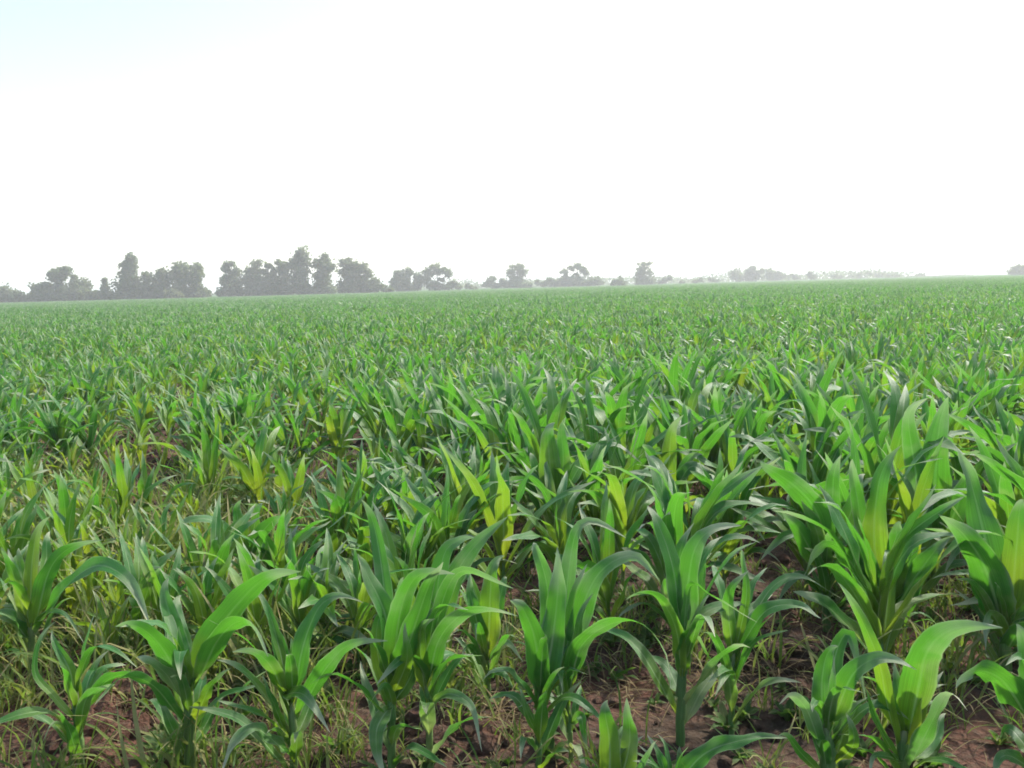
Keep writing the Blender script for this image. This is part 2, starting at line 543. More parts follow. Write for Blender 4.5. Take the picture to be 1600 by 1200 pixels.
CLASSES = [   # height, yellow, dry, leaves, erect, label
    (0.42, 0.18, 0.0, 13, 0.45, 'tall deep green maize plant with wide arching blades in the crowded stand'),
    (0.35, 0.26, 0.0, 12, 0.6, 'mid-sized green maize plant crowded between its neighbours in the stand'),
    (0.40, 0.40, 0.0, 11, 0.9, 'upright bright yellow-green maize plant with erect blades in the crowded stand'),
    (0.25, 0.95, 0.03, 9, 0.9, 'small pale yellow-green maize plant among the weeds of the stand'),
]
TEMPL = []
for ci, (h, ye, dr, nl, er, lab) in enumerate(CLASSES):
    for k in range(5 if ci < 2 else 3):
        r = random.Random(100 * ci + k)
        hh = h * r.uniform(0.93, 1.08)
        spec = plant_spec(r, hh, ye, dr, nl, er)
        sp, sr = stalk_pts(hh)
        parts = []
        for d in spec:
            m_ = MB(); spec_leaf(m_, d, 13, 4, r)
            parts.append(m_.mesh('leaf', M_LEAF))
        m_ = MB(); tube(m_, sp, sr, 7, (ye * 0.8 + 0.1, r.random(), 0.0))
        smesh = m_.mesh('stalk', M_STALK)
        low = MB()
        for d in spec: spec_leaf(low, d, 7, 2, r)
        tube(low, sp[::2], sr[::2], 5, (ye, 0.5, 0.0))
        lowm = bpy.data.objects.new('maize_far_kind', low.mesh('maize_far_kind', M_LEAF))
        TEMPL.append(dict(ci=ci, h=hh, leaves=parts, stalk=smesh, low=lowm, spec=spec))

# coarse patches of crop for the far field: 4 m squares
PATCH = 3.2
patches = []
for k in range(5):
    r = random.Random(900 + k)
    m_ = MB()
    for _ in range(140):
        t = TEMPL[r.choice([0, 1, 2, 3, 4, 5, 6, 7, 8, 9, 10])]
        px, py = r.uniform(-PATCH / 2, PATCH / 2), r.uniform(-PATCH / 2, PATCH / 2)
        rz = r.uniform(0, 6.28); sc = r.uniform(0.85, 1.15)
        ca, sa = math.cos(rz) * sc, math.sin(rz) * sc
        q = MB()
        for d in t['spec'][2:]:
            spec_leaf(q, d, 4, 2, r)
        for V_, F_, U_, T_ in zip(q.v, q.f, q.uv, q.t):
            X = V_[:, 0] * ca - V_[:, 1] * sa + px
            Y = V_[:, 0] * sa + V_[:, 1] * ca + py
            base = F_.min()
            m_.add(np.stack([X, Y, V_[:, 2] * sc], 1), F_ - base, U_, T_[0])
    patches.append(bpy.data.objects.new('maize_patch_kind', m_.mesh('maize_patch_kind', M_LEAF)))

# ------------------------------------------------------------------ foreground plants, each shaped after the photograph
HEROES = []
def hero(base, top, sw, leaves, label, yellow=0.05):
    HEROES.append((base, top, sw, leaves, label, yellow))

# leaf: (points (u, v, depth offset in m), width in px, yellow, dry with painted pale sheen, face)
hero((298, 1226), (296, 1070), 25, [
    ([(302, 1075, 0), (330, 1000, 0), (388, 926, .0), (452, 872, -.06)], 54, .0, .0, .8),
    ([(306, 1060, 0), (342, 965, .08), (398, 890, .12)], 36, .1, .05, .8),
    ([(308, 1070, 0), (342, 998, -.08), (382, 968, -.14), (420, 990, -.2)], 40, .0, .1, .6),
    ([(290, 1060, 0), (270, 975, .08), (243, 890, .13)], 38, .05, .05, .9),
    ([(294, 1060, 0), (278, 975, .10), (270, 912, .18)], 36, .1, .0, .9),
    ([(287, 1075, 0), (255, 1015, -.08), (222, 982, -.14), (172, 960, -.12)], 40, -.1, .0, .7),
    ([(285, 1095, 0), (258, 1052, -.05), (228, 1030, -.1), (203, 1018, -.1)], 30, .25, .25, .8),
    ([(286, 1130, 0), (240, 1072, -.1), (192, 1058, -.18), (148, 1092, -.25)], 26, -.05, .0, .6),
    ([(292, 1090, 0), (284, 1020, -.03), (274, 970, -.02)], 18, .4, .0, .8),
    ([(304, 1130, 0), (322, 1085, -.05), (345, 1040, -.06)], 26, .6, .0, .8),
    ([(292, 1180, 0), (268, 1135, -.04), (246, 1080, -.05)], 22, .5, .1, .8),
    ([(306, 1160, 0), (328, 1120, .05), (350, 1075, .1)], 22, .2, .0, .7),
], 'big leafy maize plant with thick pale stem beside a bare red mound of earth', .5)
hero((50, 1075), (50, 960), 16, [
    ([(52, 1000, 0), (96, 925, -.05), (150, 884, -.12), (202, 908, -.2), (238, 980, -.26)], 38, .0, .12, .55),
    ([(54, 985, 0), (76, 895, .0), (108, 856, .02), (148, 840, .04)], 36, .1, .0, .8),
    ([(48, 970, 0), (50, 880, .05), (64, 792, .06)], 26, .55, .0, .8),
    ([(44, 980, 0), (20, 895, -.03), (-4, 846, -.05)], 24, .6, .0, .8),
    ([(46, 970, 0), (34, 900, .08), (26, 842, .1)], 22, .6, .0, .8),
    ([(50, 970, 0), (72, 890, .12), (70, 812, .18)], 26, .5, .0, .8),
    ([(44, 1000, 0), (10, 962, -.05), (-32, 958, -.1)], 32, .1, .0, .6),
    ([(54, 975, 0), (82, 955, -.1), (104, 962, -.14), (116, 992, -.18)], 12, .4, .1, .6),
], 'yellow-green maize plant in the weeds with one blade arched over like a bridge', .5)
hero((128, 1218), (118, 1078), 19, [
    ([(120, 1105, 0), (108, 1045, 0), (70, 982, .03)], 24, .5, .0, .9),
    ([(120, 1130, 0), (84, 1088, -.05), (55, 1052, -.06), (60, 1000, -.04), (76, 955, .0)], 13, .35, .15, .6),
    ([(128, 1120, 0), (160, 1070, -.03), (196, 1054, -.06), (226, 1066, -.1)], 28, -.1, .0, .6),
    ([(122, 1140, 0), (140, 1070, .1), (152, 1010, .14)], 22, .3, .0, .8),
    ([(118, 1160, 0), (88, 1130, -.08), (60, 1140, -.12)], 14, .5, .2, .6),
], 'thin maize plant leaning left with a single stiff pointed spike of a blade', .3)
hero((460, 1228), (456, 1085), 17, [
    ([(462, 1095, 0), (470, 1025, 0), (492, 960, .03), (520, 925, .05), (548, 908, .05)], 38, -.1, .0, .9),
    ([(450, 1095, 0), (440, 1025, .02), (414, 946, .04)], 32, .1, .12, .9),
    ([(468, 1115, 0), (504, 1052, -.06), (545, 1003, -.1), (580, 980, -.1)], 36, -.1, .0, .7),
    ([(450, 1085, -.01), (476, 1086, -.12), (504, 1126, -.18)], 28, .2, .15, .7),
    ([(446, 1090, 0), (424, 1042, -.05), (398, 1018, -.1), (362, 1004, -.12)], 32, .4, .2, .7),
    ([(446, 1145, 0), (428, 1100, -.04), (408, 1050, -.05)], 16, .4, .05, .8),
    ([(458, 1090, 0), (460, 1035, .02), (454, 990, .04)], 24, .7, .0, .8),
    ([(450, 1165, 0), (432, 1140, -.06), (406, 1142, -.1)], 18, .5, .1, .6),
    ([(452, 1180, -.02), (400, 1138, -.1), (368, 1158, -.14), (346, 1200, -.18)], 30, .05, .15, .6),
    ([(464, 1150, 0), (484, 1100, .06), (490, 1040, .1)], 22, .3, .0, .8),
], 'open maize plant with spread fan of few blades standing alone on dark soil', .45)
hero((612, 1218), (612, 1070), 17, [
    ([(608, 1085, 0), (588, 1005, .0), (598, 930, .02)], 28, .65, .0, .9),
    ([(610, 1070, 0), (604, 970, .02), (570, 893, .02), (536, 860, .0)], 42, -.1, .05, .85),
    ([(614, 1070, 0), (624, 965, -.04), (648, 902, -.08), (692, 860, -.1)], 44, -.05, .1, .8),
    ([(616, 1075, 0), (646, 985, -.06), (672, 912, -.08), (702, 868, -.1)], 46, -.05, .05, .85),
    ([(612, 1060, 0), (626, 960, .05), (622, 880, .08)], 32, .2, .0, .9),
    ([(610, 1040, .1), (598, 900, .2), (582, 810, .25), (562, 750, .25)], 38, -.1, .0, .9),
    ([(614, 1105, 0), (602, 1072, -.06), (576, 1092, -.1)], 18, .5, .2, .6),
    ([(606, 1110, -.01), (590, 1135, -.05), (588, 1165, -.06), (594, 1205, -.07)], 28, .1, .25, .8),
    ([(612, 1090, 0), (636, 1030, -.08), (628, 970, -.1)], 28, .6, .0, .8),
    ([(614, 1100, 0), (640, 1060, .04), (662, 1000, .08)], 26, .3, .0, .8),
], 'dense maize plant of overlapping broad blades with a pale blade hanging at its foot', .25)
hero((672, 1208), (668, 1050), 15, [
    ([(670, 1075, 0), (684, 1005, -.04), (722, 960, -.08), (790, 938, -.12)], 36, -.05, .1, .7),
    ([(668, 1060, 0), (690, 945, .0), (722, 892, -.02), (786, 912, -.06)], 34, -.05, .1, .6),
    ([(666, 1065, 0), (674, 985, .0), (660, 905, .02)], 32, .4, .0, .9),
    ([(674, 1050, .05), (702, 925, .1), (738, 858, .12), (802, 806, .14)], 48, .15, .1, .8),
    ([(668, 1050, .03), (690, 880, .08), (718, 838, .1), (748, 810, .1)], 42, -.1, .05, .85),
    ([(672, 1105, 0), (700, 1084, -.06), (736, 1102, -.1), (746, 1145, -.14)], 20, .2, .2, .6),
    ([(676, 1100, 0), (706, 1042, .03), (738, 1008, .05)], 20, .2, .0, .7),
    ([(664, 1080, 0), (656, 1000, -.06), (664, 950, -.1)], 28, .6, .0, .8),
    ([(670, 1090, 0), (668, 1020, .06), (690, 960, .08)], 30, .4, .0, .8),
], 'maize plant with pale bent-over blade tips pressed against its dense twin', .2)
hero((764, 1108), (762, 1010), 9, [
    ([(763, 1030, 0), (766, 930, .0), (770, 846, .02)], 40, .55, .0, .9),
    ([(762, 1035, 0), (790, 1004, -.04), (814, 1028, -.08)], 15, .0, .1, .6),
    ([(764, 1055, 0), (782, 1050, -.06), (802, 1068, -.08)], 18, -.1, .0, .7),
    ([(760, 1020, 0), (742, 960, .0), (728, 890, .03)], 28, .5, .0, .9),
    ([(760, 1020, 0), (780, 940, .06), (792, 880, .1)], 28, .4, .0, .8),
    ([(758, 1045, 0), (735, 1010, -.05), (712, 1020, -.08)], 16, .1, .0, .7),
], 'bright upright maize plant on a bare thin stem beside curled dry straw', .5)
hero((842, 1224), (842, 1085), 13, [
    ([(842, 1100, 0), (838, 1010, -.03), (816, 950, -.06), (784, 922, -.08)], 42, -.15, .0, .85),
    ([(846, 1095, 0), (866, 980, .03), (876, 856, .05)], 50, .1, .1, .95),
    ([(842, 1085, 0), (858, 965, .06), (846, 880, .08), (808, 808, .1)], 36, -.1, .1, .9),
    ([(846, 1120, 0), (858, 1070, -.05), (872, 1030, -.06)], 18, .5, .0, .8),
    ([(840, 1150, 0), (822, 1110, -.05), (812, 1060, -.06)], 12, .3, .2, .7),
    ([(848, 1095, 0), (888, 1000, .1), (900, 880, .14)], 36, .2, .0, .9),
    ([(850, 1090, 0), (880, 960, .15), (905, 820, .2), (975, 795, .22)], 40, -.05, .1, .8),
], 'blue-green maize plant with one broad upright blade and a thin straight stem', .2)
hero((892, 1192), (888, 1085), 11, [
    ([(888, 1100, 0), (906, 1015, -.05), (952, 976, -.12), (1004, 972, -.18), (1042, 1000, -.22), (1052, 1030, -.24)], 42, -.05, .05, .55),
    ([(888, 1085, 0), (906, 965, .0), (936, 896, .0), (986, 866, .0), (1016, 902, -.02)], 46, -.1, .1, .7),
    ([(886, 1095, 0), (902, 995, -.02), (914, 920, -.02)], 24, .5, .0, .8),
    ([(888, 1085, 0), (880, 980, .08), (890, 905, .12)], 32, .15, .0, .9),
    ([(894, 1130, 0), (908, 1120, -.04), (914, 1172, -.05)], 17, -.05, .05, .8),
    ([(884, 1105, 0), (866, 1040, .06), (846, 1000, .1)], 22, .2, .0, .7),
], 'maize plant with a long blade arching low over the bare soil gap', .3)
hero((1062, 1168), (1068, 985), 20, [
    ([(1066, 1020, 0), (1076, 905, .0), (1092, 846, .0), (1144, 790, .0)], 48, -.05, .12, .85),
    ([(1065, 1010, 0), (1052, 890, .02), (1024, 812, .04), (988, 772, .05)], 38, -.15, .05, .8),
    ([(1062, 1070, 0), (1060, 1000, -.05), (1042, 950, -.08), (1014, 924, -.1), (962, 906, -.1)], 26, .4, .05, .6),
    ([(1070, 1010, 0), (1086, 930, .06), (1100, 836, .1)], 38, .45, .0, .9),
    ([(1066, 1010, 0), (1060, 900, .08), (1068, 810, .12)], 32, .3, .0, .9),
    ([(1068, 1005, -.02), (1078, 916, -.06), (1118, 935, -.1), (1162, 962, -.12)], 14, -.2, .05, .5),
    ([(1064, 1090, 0), (1040, 1040, .08), (1000, 1020, .12)], 24, .0, .0, .7),
    ([(1068, 1040, 0), (1086, 980, -.04), (1098, 925, -.05)], 20, .2, .0, .8),
], 'tall maize plant on a thick green stem with silvery crumpled top blades', .1)
hero((1142, 1152), (1146, 1015), 12, [
    ([(1146, 1030, 0), (1166, 935, .0), (1160, 870, .0), (1146, 830, .0)], 17, .25, .15, .8),
    ([(1145, 1020, 0), (1138, 935, -.03), (1162, 886, -.04)], 26, .1, .15, .8),
    ([(1150, 1025, 0), (1196, 955, -.03), (1246, 946, -.06), (1280, 966, -.1)], 36, -.25, .0, .6),
    ([(1148, 1075, 0), (1172, 1012, -.03), (1218, 978, -.05)], 18, .05, .05, .7),
    ([(1144, 1060, 0), (1150, 980, .05), (1142, 920, .08)], 22, .3, .0, .8),
    ([(1146, 1030, 0), (1200, 925, .1), (1246, 900, .12), (1288, 914, .14)], 24, -.1, .1, .6),
], 'thin-stemmed maize plant with a dark blade arching over yellow dry weeds', .2)
hero((956, 1262), (956, 1215), 28, [
    ([(952, 1240, 0), (952, 1155, .0), (936, 1078, .0)], 42, .6, .0, .95),
    ([(962, 1240, 0), (984, 1160, .02), (977, 1088, .03)], 40, .55, .0, .95),
    ([(968, 1245, 0), (1006, 1190, -.03), (1020, 1150, -.04)], 16, .1, .1, .8),
    ([(948, 1250, 0), (915, 1200, .05), (900, 1190, .08)], 20, .2, .0, .7),
], 'low bright yellow-green maize shoot showing two pointed spear-like blades', .6)
hero((1048, 1262), (1050, 1225), 18, [
    ([(1050, 1240, 0), (1098, 1180, -.02), (1160, 1156, -.05), (1220, 1146, -.06)], 38, -.1, .0, .75),
    ([(1046, 1240, 0), (1034, 1190, .0), (1014, 1148, .02)], 20, -.05, .1, .8),
    ([(1050, 1245, 0), (1062, 1200, .06), (1060, 1160, .1)], 22, .3, .0, .8),
    ([(1046, 1250, 0), (1000, 1225, .0), (970, 1225, -.02)], 20, .1, .0, .7),
], 'low blue-green maize plant with one long blade stretched flat over the ground', .2)
hero((1296, 1262), (1292, 1130), 32, [
    ([(1290, 1150, 0), (1284, 1065, .02), (1300, 985, .04)], 40, -.15, .05, .95),
    ([(1300, 1135, 0), (1330, 1058, -.03), (1368, 1028, -.06), (1420, 1016, -.08)], 46, .25, .0, .85),
    ([(1286, 1180, 0), (1262, 1112, -.03), (1236, 1086, -.06), (1208, 1092, -.08)], 30, .0, .3, .7),
    ([(1284, 1210, 0), (1248, 1172, -.04), (1216, 1122, -.06)], 18, .2, .15, .8),
    ([(1306, 1180, 0), (1322, 1120, .03), (1312, 1062, .05)], 38, .3, .0, .9),
    ([(1298, 1130, 0), (1304, 1030, .08), (1326, 990, .1), (1346, 1060, .06)], 34, -.1, .1, .7),
    ([(1294, 1160, 0), (1300, 1080, -.04), (1306, 1020, -.04)], 18, .2, .1, .8),
    ([(1310, 1190, 0), (1334, 1160, -.04), (1326, 1110, -.04)], 24, .5, .0, .8),
], 'sturdy maize plant with a bright sideways blade and a withered grey blade curling down', .15)
hero((1410, 1256), (1412, 1140), 26, [
    ([(1404, 1170, 0), (1386, 1100, -.02), (1372, 1030, -.03), (1340, 955, -.03), (1304, 882, -.02)], 28, .45, .0, .85),
    ([(1418, 1160, 0), (1436, 1070, -.03), (1448, 1020, -.06), (1484, 982, -.1), (1544, 952, -.14)], 62, .15, .05, .85),
    ([(1416, 1160, 0), (1426, 1090, .0), (1440, 1020, .02)], 44, .7, .0, .9),
    ([(1420, 1200, -.01), (1458, 1124, -.08), (1484, 1080, -.1), (1520, 1090, -.14)], 36, .0, .35, .7),
    ([(1404, 1190, 0), (1366, 1120, -.06), (1352, 1070, -.06), (1338, 1040, -.05)], 14, .4, .1, .7),
    ([(1410, 1160, 0), (1404, 1090, .06), (1398, 1030, .1)], 26, .35, .0, .9),
    ([(1424, 1190, 0), (1462, 1150, .05), (1470, 1100, .1)], 30, .1, .0, .8),
    ([(1410, 1190, 0), (1370, 1180, -.06), (1350, 1200, -.1)], 16, .4, .2, .7),
], 'glowing maize plant with a wide backlit blade and a thin straight blade crossing left', .6)
hero((1618, 1240), (1616, 1110), 26, [
    ([(1612, 1135, 0), (1570, 1068, -.03), (1530, 1046, -.06), (1486, 1044, -.08)], 54, -.05, .0, .7),
    ([(1608, 1200, 0), (1570, 1180, -.05), (1545, 1215, -.08)], 28, .3, .0, .7),
    ([(1616, 1130, 0), (1610, 1040, .03), (1590, 960, .05)], 46, .0, .0, .9),
    ([(1618, 1130, 0), (1650, 1040, .03), (1690, 980, .05)], 46, .1, .0, .8),
    ([(1612, 1180, 0), (1580, 1140, .06), (1556, 1150, .1)], 26, .2, .0, .7),
], 'dark maize plant whose broad blade reaches left over shaded soil', .1)
hero((1388, 1020), (1386, 930), 26, [
    ([(1386, 950, 0), (1366, 850, .0), (1372, 760, .0), (1390, 680, .02)], 48, .45, .0, .95),
    ([(1382, 950, 0), (1352, 850, .03), (1338, 770, .05), (1322, 690, .06)], 34, .3, .08, .9),
    ([(1378, 960, 0), (1330, 880, -.04), (1290, 850, -.08), (1250, 880, -.1)], 44, -.25, .0, .7),
    ([(1392, 950, 0), (1424, 870, .0), (1440, 790, .02)], 22, .1, .0, .9),
    ([(1394, 960, 0), (1432, 900, -.04), (1484, 828, -.06)], 42, .0, .05, .8),
    ([(1386, 960, 0), (1356, 880, -.06), (1320, 800, -.08)], 40, -.2, .0, .9),
    ([(1390, 960, 0), (1402, 870, -.04), (1396, 790, -.05)], 42, .3, .0, .9),
    ([(1388, 990, 0), (1420, 950, -.06), (1440, 900, -.08)], 26, .4, .0, .8),
    ([(1384, 980, 0), (1346, 940, -.06), (1312, 930, -.1)], 34, -.2, .0, .7),
], 'big bushy dark maize plant with one bright blade standing up from its middle', .1)
hero((1292, 985), (1290, 880), 18, [
    ([(1288, 890, 0), (1278, 806, -.02), (1232, 752, -.04), (1166, 720, -.06)], 48, -.1, .05, .75),
    ([(1290, 890, 0), (1300, 790, .02), (1304, 700, .03)], 38, .3, .0, .9),
    ([(1290, 880, 0), (1330, 800, .04), (1346, 715, .05)], 34, .25, .0, .9),
    ([(1286, 900, 0), (1250, 830, .0), (1222, 800, .0)], 42, .0, .0, .8),
    ([(1290, 905, 0), (1276, 830, -.05), (1250, 775, -.06)], 34, .35, .0, .9),
    ([(1294, 900, 0), (1340, 860, -.06), (1368, 880, -.1)], 28, -.2, .0, .7),
    ([(1290, 930, 0), (1250, 900, -.05), (1216, 930, -.1)], 24, -.1, .0, .7),
], 'maize plant with a big flat blade sweeping out left beside the bushy dark one', .15)
hero((1456, 935), (1456, 850), 18, [
    ([(1458, 860, 0), (1462, 730, .0), (1474, 606, .02)], 56, .35, .0, .95),
    ([(1452, 855, 0), (1428, 720, .02), (1418, 640, .02), (1430, 600, .0)], 42, -.05, .2, .85),
    ([(1454, 870, 0), (1420, 780, -.04), (1374, 745, -.06), (1330, 770, -.08)], 32, -.05, .1, .7),
    ([(1460, 870, 0), (1496, 790, .0), (1520, 720, .02)], 44, .3, .0, .9),
    ([(1458, 880, 0), (1450, 780, -.05), (1440, 720, -.06)], 40, .3, .0, .9),
    ([(1456, 890, 0), (1420, 850, -.06), (1396, 850, -.1)], 26, -.1, .1, .7),
], 'maize plant with one very tall bright blade rising above all its neighbours', .3)
hero((1572, 1075), (1570, 960), 24, [
    ([(1568, 985, 0), (1540, 890, -.03), (1510, 840, -.05), (1478, 796, -.06)], 64, .05, .02, .9),
    ([(1578, 970, 0), (1588, 860, .0), (1596, 748, .0)], 50, .6, .0, .95),
    ([(1566, 960, 0), (1534, 820, .08), (1500, 690, .12)], 56, .1, .0, .9),
    ([(1566, 1000, 0), (1540, 930, .0), (1520, 880, .02)], 40, .4, .0, .8),
    ([(1574, 1010, 0), (1550, 960, -.06), (1540, 1000, -.1)], 30, .5, .0, .7),
    ([(1576, 980, 0), (1630, 880, .0), (1690, 850, .0)], 50, .0, .0, .8),
    ([(1572, 1020, 0), (1600, 980, -.08), (1640, 990, -.12)], 34, -.1, .0, .7),
], 'broad-bladed maize plant with a wide dark blade pointing left past a glowing upright one', .3)
hero((386, 935), (386, 880), 10, [
    ([(386, 890, 0), (402, 842, .0), (446, 792, .0)], 32, -.1, .0, .85),
    ([(384, 890, 0), (374, 830, .02), (366, 770, .03)], 28, .5, .0, .9),
    ([(388, 885, 0), (398, 820, .04), (410, 770, .05)], 26, .4, .0, .9),
    ([(384, 890, 0), (340, 820, -.04), (300, 812, -.08), (262, 830, -.1)], 30, .1, .05, .6),
    ([(388, 900, 0), (420, 856, -.04), (452, 880, -.06)], 18, .1, .1, .6),
    ([(386, 900, 0), (380, 840, -.04), (392, 800, -.05)], 24, .7, .0, .9),
], 'yellow-hearted maize plant growing at the edge of the bare soil gap', .5)
hero((862, 870), (862, 800), 12, [
    ([(862, 815, 0), (860, 740, .0), (852, 640, .0)], 44, .4, .0, .95),
    ([(862, 810, 0), (880, 730, .03), (872, 640, .05)], 30, .3, .0, .9),
    ([(860, 820, 0), (826, 760, -.03), (774, 744, -.06)], 34, -.1, .05, .7),
    ([(866, 820, 0), (890, 770, -.03), (912, 760, -.05)], 30, -.1, .1, .8),
    ([(864, 810, 0), (912, 720, .03), (956, 690, .03), (986, 700, .0)], 28, -.1, .15, .6),
    ([(860, 815, 0), (840, 750, .06), (826, 690, .08)], 28, .3, .0, .9),
], 'maize plant with a broad bright blade standing straight up from the middle of the stand', .3)
hero((1042, 850), (1044, 780), 11, [
    ([(1044, 790, 0), (1046, 710, .0), (1052, 640, .0)], 34, .6, .0, .95),
    ([(1044, 790, 0), (1022, 720, .0), (1000, 680, .0)], 28, -.1, .1, .8),
    ([(1046, 790, 0), (1078, 730, .0), (1110, 746, -.03), (1142, 760, -.05)], 28, -.1, .12, .6),
    ([(1042, 800, 0), (1020, 750, -.05), (990, 766, -.08)], 24, .0, .0, .7),
    ([(1046, 800, 0), (1066, 740, .05), (1086, 690, .06)], 28, .4, .0, .9),
], 'maize plant with narrow yellow-lit upright blade behind the silvery crumpled one', .4)

R0 = CAM_ROT
hero_xy = []
for (base, top, sw, leaves, label, yellow) in HEROES:
    g = ground_px(*base)
    z = zg(g.x, g.y)
    hero_xy.append((g.x, g.y))
    root = empty('maize_plant', (g.x, g.y, z))
    tag(root, label, 'maize plant', 'maize plants along the front of the field')
    o0 = Vector((g.x, g.y, z))
    pxm = (g - CAM).dot(R0 @ Vector((0, 0, -1))) / FPX            # metres per pixel at the plant
    tp = at_depth(top[0], top[1], g.y) - o0
    fr_ = (0.06, 0.22, 0.24, 0.42, 0.44, 0.62, 0.64, 0.8, 0.9, 1.0)
    pts = [Vector((0, 0, -0.04))] + [tp * k for k in fr_]
    for i, p in enumerate(pts): p.x += 0.002 * math.sin(i * 2.1)
    rad = [0.43 * sw * pxm * k for k in (0.85, 0.85, 0.80, 0.90, 0.80, 0.92, 0.80, 0.9, 0.75, 0.6, 0.4)]
    m_ = MB(); tube(m_, pts, rad, 10, (yellow, rnd.random(), 0.0))
    m_.build('stalk', M_STALK, root)
    for (pp, w, ye, dry, face) in leaves:
        P = [at_depth(u, v, g.y + d) - o0 for (u, v, d) in pp]
        for p in P: p.z = max(p.z, 0.012)
        # the sheath: the blade starts on the stalk itself
        zc = min(max(P[0].z, 0.02), tp.z * 0.98)
        ax = tp * (max(zc - 0.02, 0.0) / tp.z)
        C = catmull([ax] + P, 26)
        hd = Vector((C[-1][0] - C[0][0], C[-1][1] - C[0][1], 0))
        if hd.length < 0.02: hd = Vector((0.02, -0.1, 0))
        hd.normalize()
        side = np.cross([0, 0, 1.0], np.array(hd))
        ll = np.linalg.norm(np.diff(C, axis=0), axis=1).sum()
        k_ = np.clip((np.linspace(0, 1, len(C)) - 0.72) / 0.28, 0, 1)[:, None] ** 2
        C = C + k_ * ll * np.array([rnd.uniform(-.03, .10), rnd.uniform(-.06, .06), rnd.uniform(-.16, .0)])
        C[:, 2] = np.maximum(C[:, 2], 0.012)
        m_ = MB()
        leaf(m_, C, w * pxm * 0.88, side, 6, rnd.uniform(-0.5, 0.5), rnd.uniform(0.15, 0.5), rnd.uniform(0.05, 0.17),
             (ye, rnd.random(), dry - 0.03), face * 0.8, rnd, 0.42, np.array(CAM - o0))
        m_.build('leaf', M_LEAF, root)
    hl = tp.z + 0.12
    for k in range(9):
        q = k / 8
        az = rnd.uniform(0, 6.28)
        C, side = blade_curve(tp.z * (0.10 + 0.85 * q), az, hl * rnd.uniform(0.55, 0.95), math.radians(rnd.uniform(54, 72) + 14 * q),
                              math.radians(rnd.uniform(25, 115)), 14, rnd.uniform(-.8, .8), rnd, rnd.uniform(.4, .85))
        ax = tp * min(1.0, 0.10 + 0.85 * q)
        C = C + np.array([ax.x, ax.y, 0])
        m_ = MB()
        leaf(m_, C, hl * rnd.uniform(0.07, 0.11), side, 4, rnd.uniform(-1, 1), rnd.uniform(.2, .5), rnd.uniform(.06, .16),
             (yellow * 0.6 + rnd.uniform(-.2, .4) * (1 - q), rnd.random(), rnd.choice([0, 0, .15, .3]) * (1 - q)), r=rnd)
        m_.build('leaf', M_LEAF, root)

# ------------------------------------------------------------------ rows of the field
GAPS = []
for (u, v, r) in ((222, 728, 0.50), (222, 775, 0.42), (222, 815, 0.34), (115, 738, 0.32), (115, 785, 0.28), (496, 695, 0.45), (496, 735, 0.38), (500, 770, 0.32), (498, 805, 0.25), (450, 905, 0.42), (520, 850, 0.28), (560, 1010, 0.22),
                  (1150, 865, 0.36), (1215, 1010, 0.38), (1190, 1080, 0.30), (960, 1060, 0.32), (1470, 905, 0.25), (1090, 1090, 0.2),
                  (810, 1010, 0.22), (830, 870, 0.16), (600, 730, 0.2), (700, 1130, 0.3)):
    g = ground_px(u, v)
    GAPS.append((g.x, g.y, r * (0.85 if u < 505 and v < 830 else 0.62)))
ANG = math.radians(9)
ca, sa = math.cos(ANG), math.sin(ANG)
cands = []
for i in range(-20, 130):
    for j in range(-285, 286):
        b = i * 0.40 + rnd.gauss(0, 0.06)
        a = j * 0.16 + rnd.gauss(0, 0.05) + (i % 2) * 0.1
        x, y = a * ca - b * sa, a * sa + b * ca
        if rnd.random() < 0.10: continue
        if y < 1.7 or y > 42 or abs(x) > 0.74 * y + 2.5: continue
        cands.append((x, y))
for _ in range(1500):                                             # the thin left part is sown with many small plants
    y = rnd.uniform(2.6, 6.5); x = -rnd.uniform(0.1 * y + 0.2, 0.62 * y)
    if rnd.random() < 0.07: cands.append((x, y))
keep = []
for (x, y) in cands:
    if any((x - a) ** 2 + (y - b) ** 2 < r * r for a, b, r in GAPS): continue
    if any((x - a) ** 2 + (y - b) ** 2 < 0.17 ** 2 for a, b in hero_xy): continue
    p = project((x, y, 0))
    inview = p is not None and -60 < p[0] < 1660
    if inview and p[1] > 1085: continue                           # only the shaped plants stand here
    if not inview and y < 2.2: continue
    keep.append((x, y, inview))
keep.sort(key=lambda k: math.hypot(k[0], k[1]))

def pick_class(x, y):
    n = noise.noise((x * 0.35, y * 0.35, 3.3)) + 0.35 * noise.noise((x * 1.7, y * 1.7, 8.0))
    left = max(0.0, min(1.0, (-x - 0.15 * y) / 0.9)) * max(0.0, min(1.0, 1.5 - abs(y - 4.2) / 2.2))
    if left > 0.25 and rnd.random() < 0.75 * left + 0.2: return 3 if rnd.random() < 0.8 else 2
    if rnd.random() < 0.18: return 2
    if rnd.random() < 0.07: return 3
    return 0 if n > -0.02 else 1
BYC = [[t for t in TEMPL if t['ci'] == c] for c in range(4)]
HERO_SHORT = ['big leafy plant by the red mound', 'plant with the bridge-like arched blade', 'thin plant with the spike blade', 'open fan-shaped plant on dark soil',
              'dense plant with a hanging pale blade', 'plant with pale bent-over tips', 'bright plant on a bare thin stem', 'plant with one broad upright blade',
              'plant with the low arching blade', 'thick-stemmed plant with silvery top', 'thin-stemmed plant over dry weeds', 'low shoot with two spear blades',
              'low plant with a flat long blade', 'sturdy plant with a withered blade', 'glowing plant with wide backlit blade', 'dark plant reaching over shaded soil',
              'big bushy dark plant', 'plant with the flat sweeping blade', 'plant with the very tall bright blade', 'plant with wide dark blade',
              'yellow-hearted plant by the soil gap', 'plant with the broad straight bright blade', 'plant with narrow yellow-lit blade']
MOUND_AT = [(m[0], m[1]) for m in MOUNDS]
